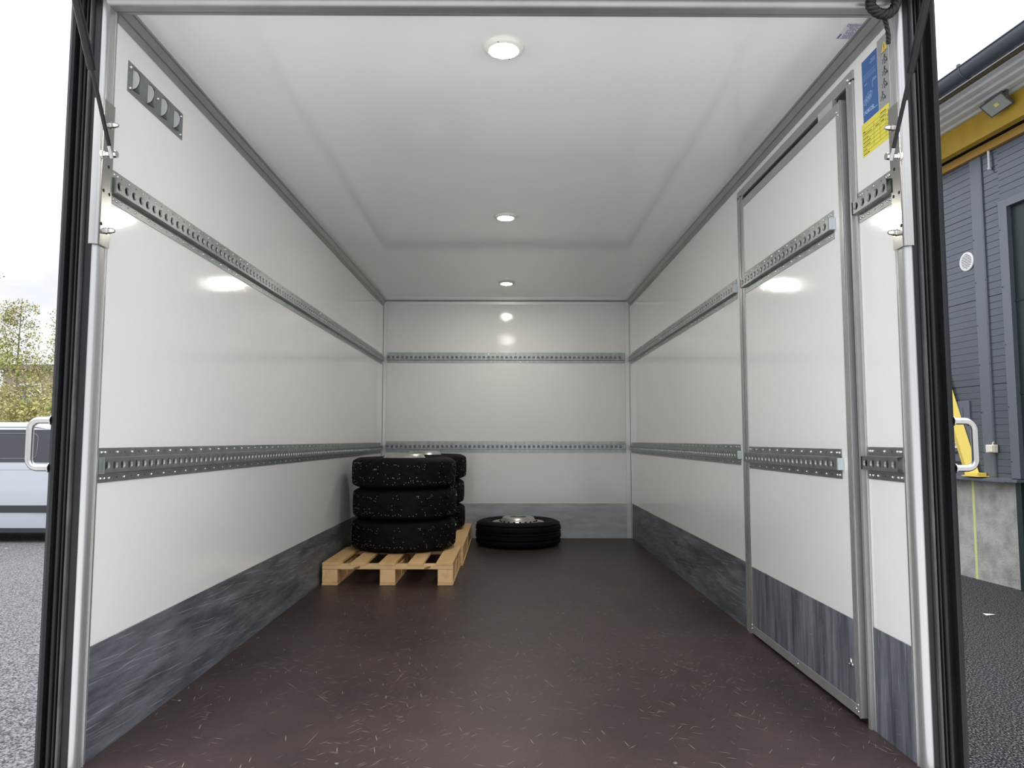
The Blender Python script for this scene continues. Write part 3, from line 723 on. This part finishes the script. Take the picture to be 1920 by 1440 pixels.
fs += [tuple(range(n)), tuple(range((len(st_)-1)*n, len(st_)*n))]
m.add(vs, fs); m.build('body', M['van'], t, smooth=40)
def vpanel(x0, x1, z0, z1, name, mm, y0=-.004, lean=.03):
    m = MB(); m.box(x0, x1, y0, y0+.03, z0, z1); m.v = [(x, y+lean*max(0, z-1.15)/.8*1.6, z) for x, y, z in m.v]; return m.build(name, M[mm], t, bevel=.004)
vpanel(-2.40, 1.25, 1.365, 1.925, 'window_band', 'vanglass')
for (x0, x1) in ((-2.2, -1.05), (-.95, 1.03)):
    m = MB(); z0, z1, R_ = 1.43, 1.86, .09; pts = []
    for (cx_, cz_, a0) in ((x1-R_, z1-R_, 0), (x0+R_, z1-R_, pi/2), (x0+R_, z0+R_, pi), (x1-R_, z0+R_, 1.5*pi)):
        for k in range(5): a = a0+pi/2*k/4; z = cz_+R_*sin(a); pts.append((cx_+R_*cos(a), -.006+.03*(z-1.15)/.8*1.6-.002, z))
    pts.append(pts[0]); m.tube(pts, .0035, 5); m.build('window_outline', M['vanline'], t)
vpanel(-2.5, 2.3, .515, .635, 'rub_strip', 'vanblack', -.012)
vpanel(-1.95, 1.62, .17, .262, 'sill', 'vanblack', .03)
vpanel(-2.5, 1.30, 1.968, 1.974, 'roof_rail_line', 'vanline', .004)
vpanel(-2.5, 2.2, 1.235, 1.243, 'belt_crease', 'vanline', .0)
for x in (-1.75, 1.75):
    for y in (.14, 1.80):
        w_ = MB(); w_.lathe([(.20, -.09), (.33, -.10), (.345, -.06), (.345, .06), (.33, .10), (.20, .09)], 40, (x, y, .345), 'y'); w_.build('tyre', M['tyre'], t, smooth=40)
        MB().lathe([(.0001, -.085), (.06, -.09), (.17, -.05), (.20, -.09)], 30, (x, y, .345), 'y').build('wheel_cover', M['rim'], t, smooth=40)
    MB().box(x-.42, x+.42, -.001, .3, .2, .72).build('wheel_arch', M['black_flat'], t, bevel=.1)
vpanel(-2.62, -2.55, .9, 1.3, 'tail_lamp', 'vanblack', .10)

# distant houses
t = thing('house', 'brown flat-roofed house behind the trees on the left', 'house', (-31.0, 46, GZ))
MB().box(0, 14, 0, 9, 0, 6.2).build('wall', M['brick'], t); MB().box(-.3, 14.3, -.3, 9.3, 6.2, 6.5).build('roof', M['roofdark'], t)
for zi in (1.2, 4.0):
    for k in range(5):
        f = MB().box(1+k*2.7, 2.5+k*2.7, -.05, .02, zi, zi+1.3).build('window', M['palewall'], t)
        MB().box(1.1+k*2.7, 2.4+k*2.7, -.08, -.05, zi+.1, zi+1.2).build('pane', M['winglass'], f)
t = thing('house', 'pale rendered low house seen through the birch leaves', 'house', (-47.0, 46, GZ))
MB().box(0, 11.6, 0, 8, 0, 4.9).build('wall', M['palewall'], t); MB().box(-.2, 11.8, -.3, 8.3, 4.9, 5.1).build('roof', M['roofdark'], t)
for k in range(4):
    f = MB().box(.8+k*2.8, 2.2+k*2.8, -.05, .02, 1.2, 2.5).build('window', M['roofdark'], t); MB().box(.9+k*2.8, 2.1+k*2.8, -.08, -.05, 1.3, 2.4).build('pane', M['winglass'], f)

def leaves(m, ctr, rad, n, size, rnd, shell=.35):
    for _ in range(n):
        while True:
            d = Vector((rnd.uniform(-1, 1), rnd.uniform(-1, 1), rnd.uniform(-1, 1)))
            if d.length < 1: break
        p = Vector(ctr)+Vector((d.x*rad[0], d.y*rad[1], d.z*rad[2]))
        a = Vector((rnd.gauss(0, 1), rnd.gauss(0, 1), rnd.gauss(0, 1))).normalized(); b = a.cross(Vector((rnd.gauss(0, 1), rnd.gauss(0, 1), rnd.gauss(0, 1)))).normalized()
        s_ = size*rnd.uniform(.6, 1.3)
        m.add([p+a*s_, p+b*s_*.6, p-a*s_, p-b*s_*.6], [(0, 1, 2, 3)])
def tree(label, x, y, h, spread, nleaf, seed, leaf, group, trunk=.07, size=.05, low=.3, cat='tree', name='birch_tree'):
    rnd = random.Random(seed); t = thing(name, label, cat, (x, y, GZ), group=group)
    MB().tube([(0, 0, 0), (.05, 0, h*.35), (-.05, .03, h*.7), (.02, 0, h*.97)], [trunk, trunk*.75, trunk*.4, .01], 8).build('trunk', M['bark'], t, smooth=60)
    mb, ml = MB(), MB(); nb = 34
    for k in range(nb):
        z0 = h*(low+(.92-low)*k/nb); a = rnd.random()*2*pi; ln = spread*(1-.75*((k/nb)**1.5))*rnd.uniform(.5, 1.0)
        e_ = Vector((cos(a)*ln, sin(a)*ln, z0+ln*rnd.uniform(.3, .9)))
        s0 = Vector((0, 0, z0)); mid = (s0+e_)/2+Vector((0, 0, -.05))
        mb.tube([s0, mid, e_], [trunk*.3*(1-k/nb)+.008, .008, .004], 5)
        for j in range(3):
            f_ = s0.lerp(e_, rnd.uniform(.4, 1)); g_ = f_+Vector((rnd.uniform(-.4, .4), rnd.uniform(-.4, .4), rnd.uniform(.0, .5)))*spread*.35
            mb.tube([f_, g_], [.006, .003], 4); leaves(ml, g_, (.30, .30, .28), nleaf//(nb*6), size, rnd)
        leaves(ml, e_, (.35, .35, .3), nleaf//(nb*2), size, rnd)
    mb.build('branches', M['bark'], t); stuff(ml.build('leaves', M[leaf], t))
tree('tall thin birch with sparse green leaves at the left edge of the photo', -16.6, 23, 8.6, 2.0, 7600, 1, 'leafA', 'autumn trees beyond the van', size=.05)
tree('yellowing birch right of the tall birch, its thin top against the sky', -17.6, 27.6, 7.4, 1.5, 4200, 2, 'leafB', 'autumn trees beyond the van', size=.045)
tree('slender half-bare young birch beside the left rear post', -17.9, 30.5, 7.6, 1.1, 2200, 3, 'leafA', 'autumn trees beyond the van', size=.04)
tree('tall birch standing left of the photo edge', -21.2, 23.0, 7.0, 1.9, 3000, 7, 'leafA', 'autumn trees beyond the van', size=.05)
def shrub(label, x, y, h, r_, seed, leaf):
    rnd = random.Random(seed); t = thing('shrub', label, 'shrub', (x, y, GZ), group='shrubs behind the van'); ml = MB(); mb = MB()
    for k in range(22):
        a = rnd.random()*2*pi; e_ = Vector((cos(a)*r_*rnd.random(), sin(a)*r_*.6*rnd.random(), h*rnd.uniform(.45, .95)))
        mb.tube([(0, 0, 0), e_*.6, e_], [.02, .012, .005], 4); leaves(ml, e_, (r_*.45, r_*.4, h*.26), 190, .05, rnd)
    mb.build('stems', M['bark'], t); stuff(ml.build('leaves', M[leaf], t))
shrub('broad olive green shrub behind the roof of the van at the photo edge', -15.4, 20.7, 2.9, 1.2, 21, 'leafA')
shrub('yellow-brown shrub behind the van next to the left rear post', -12.7, 20.7, 2.8, 1.2, 22, 'leafB')
shrub('low mixed shrub in front of the pale house', -15.6, 25.4, 3.4, 1.6, 23, 'leafB')
shrub('shrub beyond the left edge of the photo', -18.2, 20.7, 2.8, 1.2, 24, 'leafA')
struct(MB().box(-60, -9, 19.5, 60, GZ, GZ+.06).build('grass_verge', M['grass']), 'grass verge under the trees')
# fallen leaves on the asphalt
lf = None
for (x, y, a, s_, ll) in ((-7.17, 11.9, .3, .05, 'large pale fallen leaf nearest the van sill, left of a smaller one'), (-6.98, 11.9, 1.2, .035, 'smallest pale fallen leaf near the van, beside a larger one'),
    (-6.95, 11.35, .1, .045, 'pale fallen leaf in the middle of the group below the van'), (-7.30, 11.0, 2.0, .05, 'pale fallen leaf nearest the camera on the left asphalt')):
    if lf is None:
        m = MB(); m.add([(-1, 0, 0), (-.3, .42, .10), (.6, .30, .06), (1, 0, .02), (.5, -.34, .08), (-.4, -.4, .02)], [(0, 1, 2, 3, 4, 5)]); m.v = [(a_*.05, b*.05, c_*.05+.002) for a_, b, c_ in m.v]
        lf = m.build('fallen_leaf', M['leaflitter']); o = lf
    else: o = lf.copy(); C.objects.link(o)
    o.location = (x, y, GZ+.001); o.rotation_euler.z = a; o.scale = (s_/.05,)*3
    tag(o, ll, 'leaf', 'fallen leaves in front of the van')
# paper scrap on the right
m = MB(); m.add([(-.045, -.03, .003), (.05, -.022, .012), (.04, .03, .004), (-.05, .022, .010)], [(0, 1, 2, 3)])
o = m.build('paper_scrap', M['paper'], loc=(5.96, 7.42, GZ)); tag(o, 'small white paper scrap on the dark asphalt at the right', 'paper')

# ------------------------------------------------------------------ workshop building on the right
# local frame: x into the building, y along the wall away from the camera, z above the yard
BX = Vector((7.02, 9.588, GZ)); BR = RD(6.03)
b = thing('workshop_building', 'dark grey panel-clad workshop with yellow eaves beam right of the truck', 'building', BX, BR)
HB = 5.50
MB().box(.06, 9, -9, 11, 0, HB).build('core', M['groove'], b)
PH = 1.09
bays = [(-.52, 3.4), (3.6, 7.2), (7.4, 11.0)]
def clad(y0, y1, z0, z1):
    n = 13; st_ = PH/n; pts = [(.03, z0), (0, z0)]; k = 1
    while z0+st_*k < z1-.02:
        z = z0+st_*k
        if k % 2: pts += [(0, z-.003), (.006, z-.001), (.006, z+.001), (0, z+.003)]
        else: pts += [(0, z-.004), (-.004, z), (0, z+.004)]
        k += 1
    pts += [(0, z1), (.03, z1)]
    return MB().prism(pts, 'y', y0, y1).build('cladding_panel', M['clad'], b)
zs = [1.30, 1.355, 2.44, 3.53, 4.62, HB-.03]
zrow = [(1.30, 1.352)]+[(1.357+PH*i, 1.357+PH*(i+1)-.008) for i in range(3)]+[(1.357+PH*3, HB-.03)]
for (y0, y1) in [(-.97, -.72)]+bays:
    for (z0, z1) in zrow: clad(y0, y1, z0, z1)
for y in (-.72, 3.4, 7.2):
    MB().box(-.012, .05, y, y+.20, 1.30, HB-.03).build('cover_strip', M['clad_trim'], b, bevel=.002)
    MB().box(-.016, -.012, y+.0, y+.030, 1.30, HB-.03).build('cover_strip_edge', M['clad'], b)
MB().box(-.03, .06, -1.10, -.97, 1.30, 4.66).build('door_casing', M['clad_trim'], b, bevel=.003)
MB().box(-.03, .06, -1.10, -1.02, 0, 1.26).build('door_casing', M['greendoor'], b, bevel=.003)
MB().box(-.03, .06, -5.4, -1.10, 4.56, 4.66).build('door_casing', M['clad_trim'], b, bevel=.003)
MB().box(.03, .06, -5.2, -1.10, 0.02, 4.56).build('roller_door', M['greendoor'], b)
for z in (1.15, 2.3, 3.4):
    MB().box(.022, .03, -5.2, -1.10, z, z+.02).build('door_seam', M['black_flat'], b)
clad(-9, -5.4, 1.30, HB-.03); clad(-5.4, -.97, 4.67, HB-.03)
# sill flashing and plinth
MB().prism([(-.13, 1.255), (-.13, 1.285), (.03, 1.305), (.03, 1.28), (-.122, 1.265), (-.122, 1.255)], 'y', -.97, 11).build('sill_flashing', M['clad_trim'], b)
MB().box(-.13, .03, -1.16, -.97, 1.262, 1.292).build('sill_flashing', M['clad_trim'], b)
MB().box(0, .06, -.955, -.325, 0, 1.262).build('concrete_block', M['concrete'], b, bevel=.006)
MB().box(0, .06, -.285, 3.4, 0, 1.262).build('concrete_block', M['concrete'], b, bevel=.006)
MB().box(0, .06, 3.44, 11, 0, 1.262).build('concrete_block', M['concrete'], b, bevel=.006)
MB().box(-.004, .05, -.327, -.283, 0, 1.262).build('joint_filler', M['foam'], b, bevel=.006)
MB().box(-.003, .06, -1.02, -.957, 0, 1.262).build('plinth_edge', M['concrete'], b, bevel=.004)
# eaves
MB().box(-.22, -.12, -9, 11, 5.445, 5.76).build('eaves_beam', M['ybeam'], b, bevel=.003)
MB().box(-.12, .05, -9, 11, 5.47, 5.70).build('eaves_gap', M['black_flat'], b)
MB().box(-.05, .05, -9, 11, 5.345, 5.445).build('wall_plate', M['yplate'], b, bevel=.003)
# corrugated soffit: ribs parallel to the wall
pts = []; xx = -.20; k = 0
while xx > -.84:
    pts += [(xx, 5.765), (xx-.060, 5.765), (xx-.082, 5.80), (xx-.118, 5.80), (xx-.140, 5.765)]; xx -= .150
m = MB(); top = [(x, z+.012) for x, z in reversed(pts)]
m.prism([(x, z) for x, z in pts]+top, 'y', -9, 11); m.build('soffit_sheet', M['soffit'], b)
MB().box(-.90, -.85, -9, 11, 5.765, 5.80).build('fascia_board', M['fascia'], b)
MB().box(-.88, 9, -9, 11, 5.815, 5.90).build('roof', M['gutter'], b)
gp = []
for k in range(13):
    a = pi+pi*k/12; gp.append((-.975+.095*cos(a), 5.900+.120*sin(a)))
gi = [(-.975+.088*cos(pi+pi*k/12), 5.900+.113*sin(pi+pi*k/12)) for k in range(12, -1, -1)]
MB().prism(gp+gi, 'y', -9, 11).build('gutter', M['gutter'], b, smooth=40)
MB().tube([(-1.072, -9, 5.905), (-1.072, 11, 5.905)], .010, 8).build('gutter_lip', M['gutter'], b, smooth=60)
for y in (-4.4, -1.73, .9, 3.5, 6.1, 8.7):
    pp = [(-.975+.099*cos(pi+pi*k/12), y, 5.900+.124*sin(pi+pi*k/12)) for k in range(13)]
    MB().tube(pp, .006, 6).build('gutter_bracket', M['gutter'], b, smooth=60)
    MB().box(-1.085, -1.060, y-.02, y+.02, 5.905, 5.935).build('gutter_clip', M['gutter'], b)
# window behind the yellow brace
w_ = MB().box(-.020, .02, -.33, 1.4, 1.30, 2.26).build('window_casing', M['clad_trim'], b, bevel=.003)
MB().box(-.025, -.020, -.22, 1.3, 1.36, 2.18).build('pane', M['winglass'], w_)
for z in (1.45, 1.58, 1.71, 1.84): MB().box(-.032, -.025, -.20, 1.3, z, z+.03).build('grille_bar', M['black_flat'], w_)
# screws of the flashings
m = MB()
for y in (-.535, -.705):
    for z in (1.6, 2.1, 2.7, 3.2, 3.75, 4.3): m.lathe([(.007, 0), (.006, -.005), (.0001, -.006)], 8, (-.012, y, z), 'x')
for z in (1.5, 2.15, 2.9, 3.6, 4.3): m.lathe([(.007, 0), (.006, -.005), (.0001, -.006)], 8, (-.03, -.985, z), 'x')
stuff(m.build('screws', M['black_flat'], b))

def on_b(name, label, cat, x, y, z):
    p = Matrix.Translation(BX) @ Matrix.Rotation(BR, 4, 'Z') @ Vector((x, y, z)); return thing(name, label, cat, p, BR)
# round vent
t = on_b('wall_vent', 'round white louvred vent high on the dark cladding', 'vent', 0, -.395, 4.06)
MB().lathe([(.095, 0), (.122, 0), (.122, -.014), (.112, -.020), (.096, -.018), (.095, 0)], 40, axis='x').build('vent_ring', M['ventw'], t, smooth=40)
MB().lathe([(.0001, -.004), (.097, -.004)], 32, axis='x').build('vent_back', M['black_flat'], t)
for k in range(9):
    z = -.080+k*.020; hw = math.sqrt(max(0, .095**2-z*z)); m = MB(); m.box(-.016, -.006, -hw, hw, z-.006, z+.005); m.build('slat', M['ventw'], t)
# socket
t = on_b('socket_box', 'cream outdoor socket box on the wall beside the cover strip', 'socket', -.012, -.70, 1.655)
MB().box(-.06, 0, -.068, .068, -.052, .045).build('housing', M['cream'], t, bevel=.008)
MB().box(-.075, -.06, -.060, .010, -.045, .038).build('lid', M['cream'], t, bevel=.006)
MB().tube([(-.03, -.02, .045), (-.03, -.02, .065), (-.03, -.035, .075)], .008, 8).build('cable_gland', M['cream'], t, smooth=60)
# pipe stub
t = on_b('conduit_stub', 'short grey pipe stub hanging below the yellow wall plate', 'pipe', -.03, -.87, 5.07)
MB().tube([(0, 0, .27), (0, 0, .05)], .014, 10).build('pipe', M['soffit'], t, smooth=60)
MB().tube([(0, 0, .06), (0, 0, .03)], .020, 10).build('collar', M['soffit'], t, smooth=60)
MB().tube([(0, 0, .03), (0, -.01, 0), (0, -.035, -.012)], .006, 8).build('hook', M['vanline'], t, smooth=60)
# floodlight under the soffit
t = on_b('floodlight', 'square grey floodlight under the soffit in front of the yellow beam', 'floodlight', -.36, -1.42, 5.66)
m = MB(); m.box(-.10, .10, -.15, .15, -.012, .012); m.box(-.07, .07, -.10, .10, .012, .07)
for k in range(6): m.box(-.06, .06, -.09+.034*k, -.082+.034*k, .07, .095)
hd = m.build('housing', M['flood'], t, bevel=.004); hd.rotation_euler = (RD(-14), RD(38), 0)
m = MB().box(-.084, .084, -.132, .132, -.016, -.012); g_ = m.build('glass', M['floodglass'], t); g_.rotation_euler = hd.rotation_euler
m = MB().box(-.025, .015, -.03, .02, -.0185, -.016); g_ = m.build('led', M['led'], t); g_.rotation_euler = hd.rotation_euler
m = MB(); m.box(-.015, .015, -.165, -.155, -.01, .105); m.box(-.015, .015, .155, .165, -.01, .105); m.box(-.015, .015, -.165, .165, .098, .108)
m.build('yoke', M['flood'], t, bevel=.002)
# yellow brace standing on the sill
t = on_b('steel_brace', 'yellow steel brace leaning on the window sill beside the right rear post', 'brace', -.06, -.46, 1.30)
def brc(x0, y0, x1, y1, name):
    m = MB(); m.prism([(x0, y0), (x1, y1), (x1+.008, y1+.004), (x0+.008, y0+.004)], 'z', .03, 2.7)
    m.v = [(x, y+.372*z, z) for x, y, z in m.v]; return m.build(name, M['ybrace'], t)
brc(.030, -.012, -.035, .100, 'web'); brc(-.035, .100, .00, .200, 'flange'); brc(.030, -.012, .045, .02, 'lip')
m = MB(); m.box(-.10, .05, -.15, .15, 0, .012); m.box(-.085, .04, -.11, .11, .012, .050); m.build('foot', M['ybrace'], t, bevel=.006)
# small white sign
t = on_b('notice_card', 'small white card with a black arrowhead behind the yellow brace', 'sign', -.034, -.065, 1.655)
MB().box(-.004, 0, -.035, .035, 0, .12).build('card', M['paper'], t)
MB().add([(-.006, -.02, .078), (-.006, .02, .078), (-.006, 0, .106)], [(0, 1, 2)]).build('arrowhead', M['print'], t)
MB().box(-.006, -.004, -.015, .015, .02, .066).build('faint_print', M['vanline'], t)
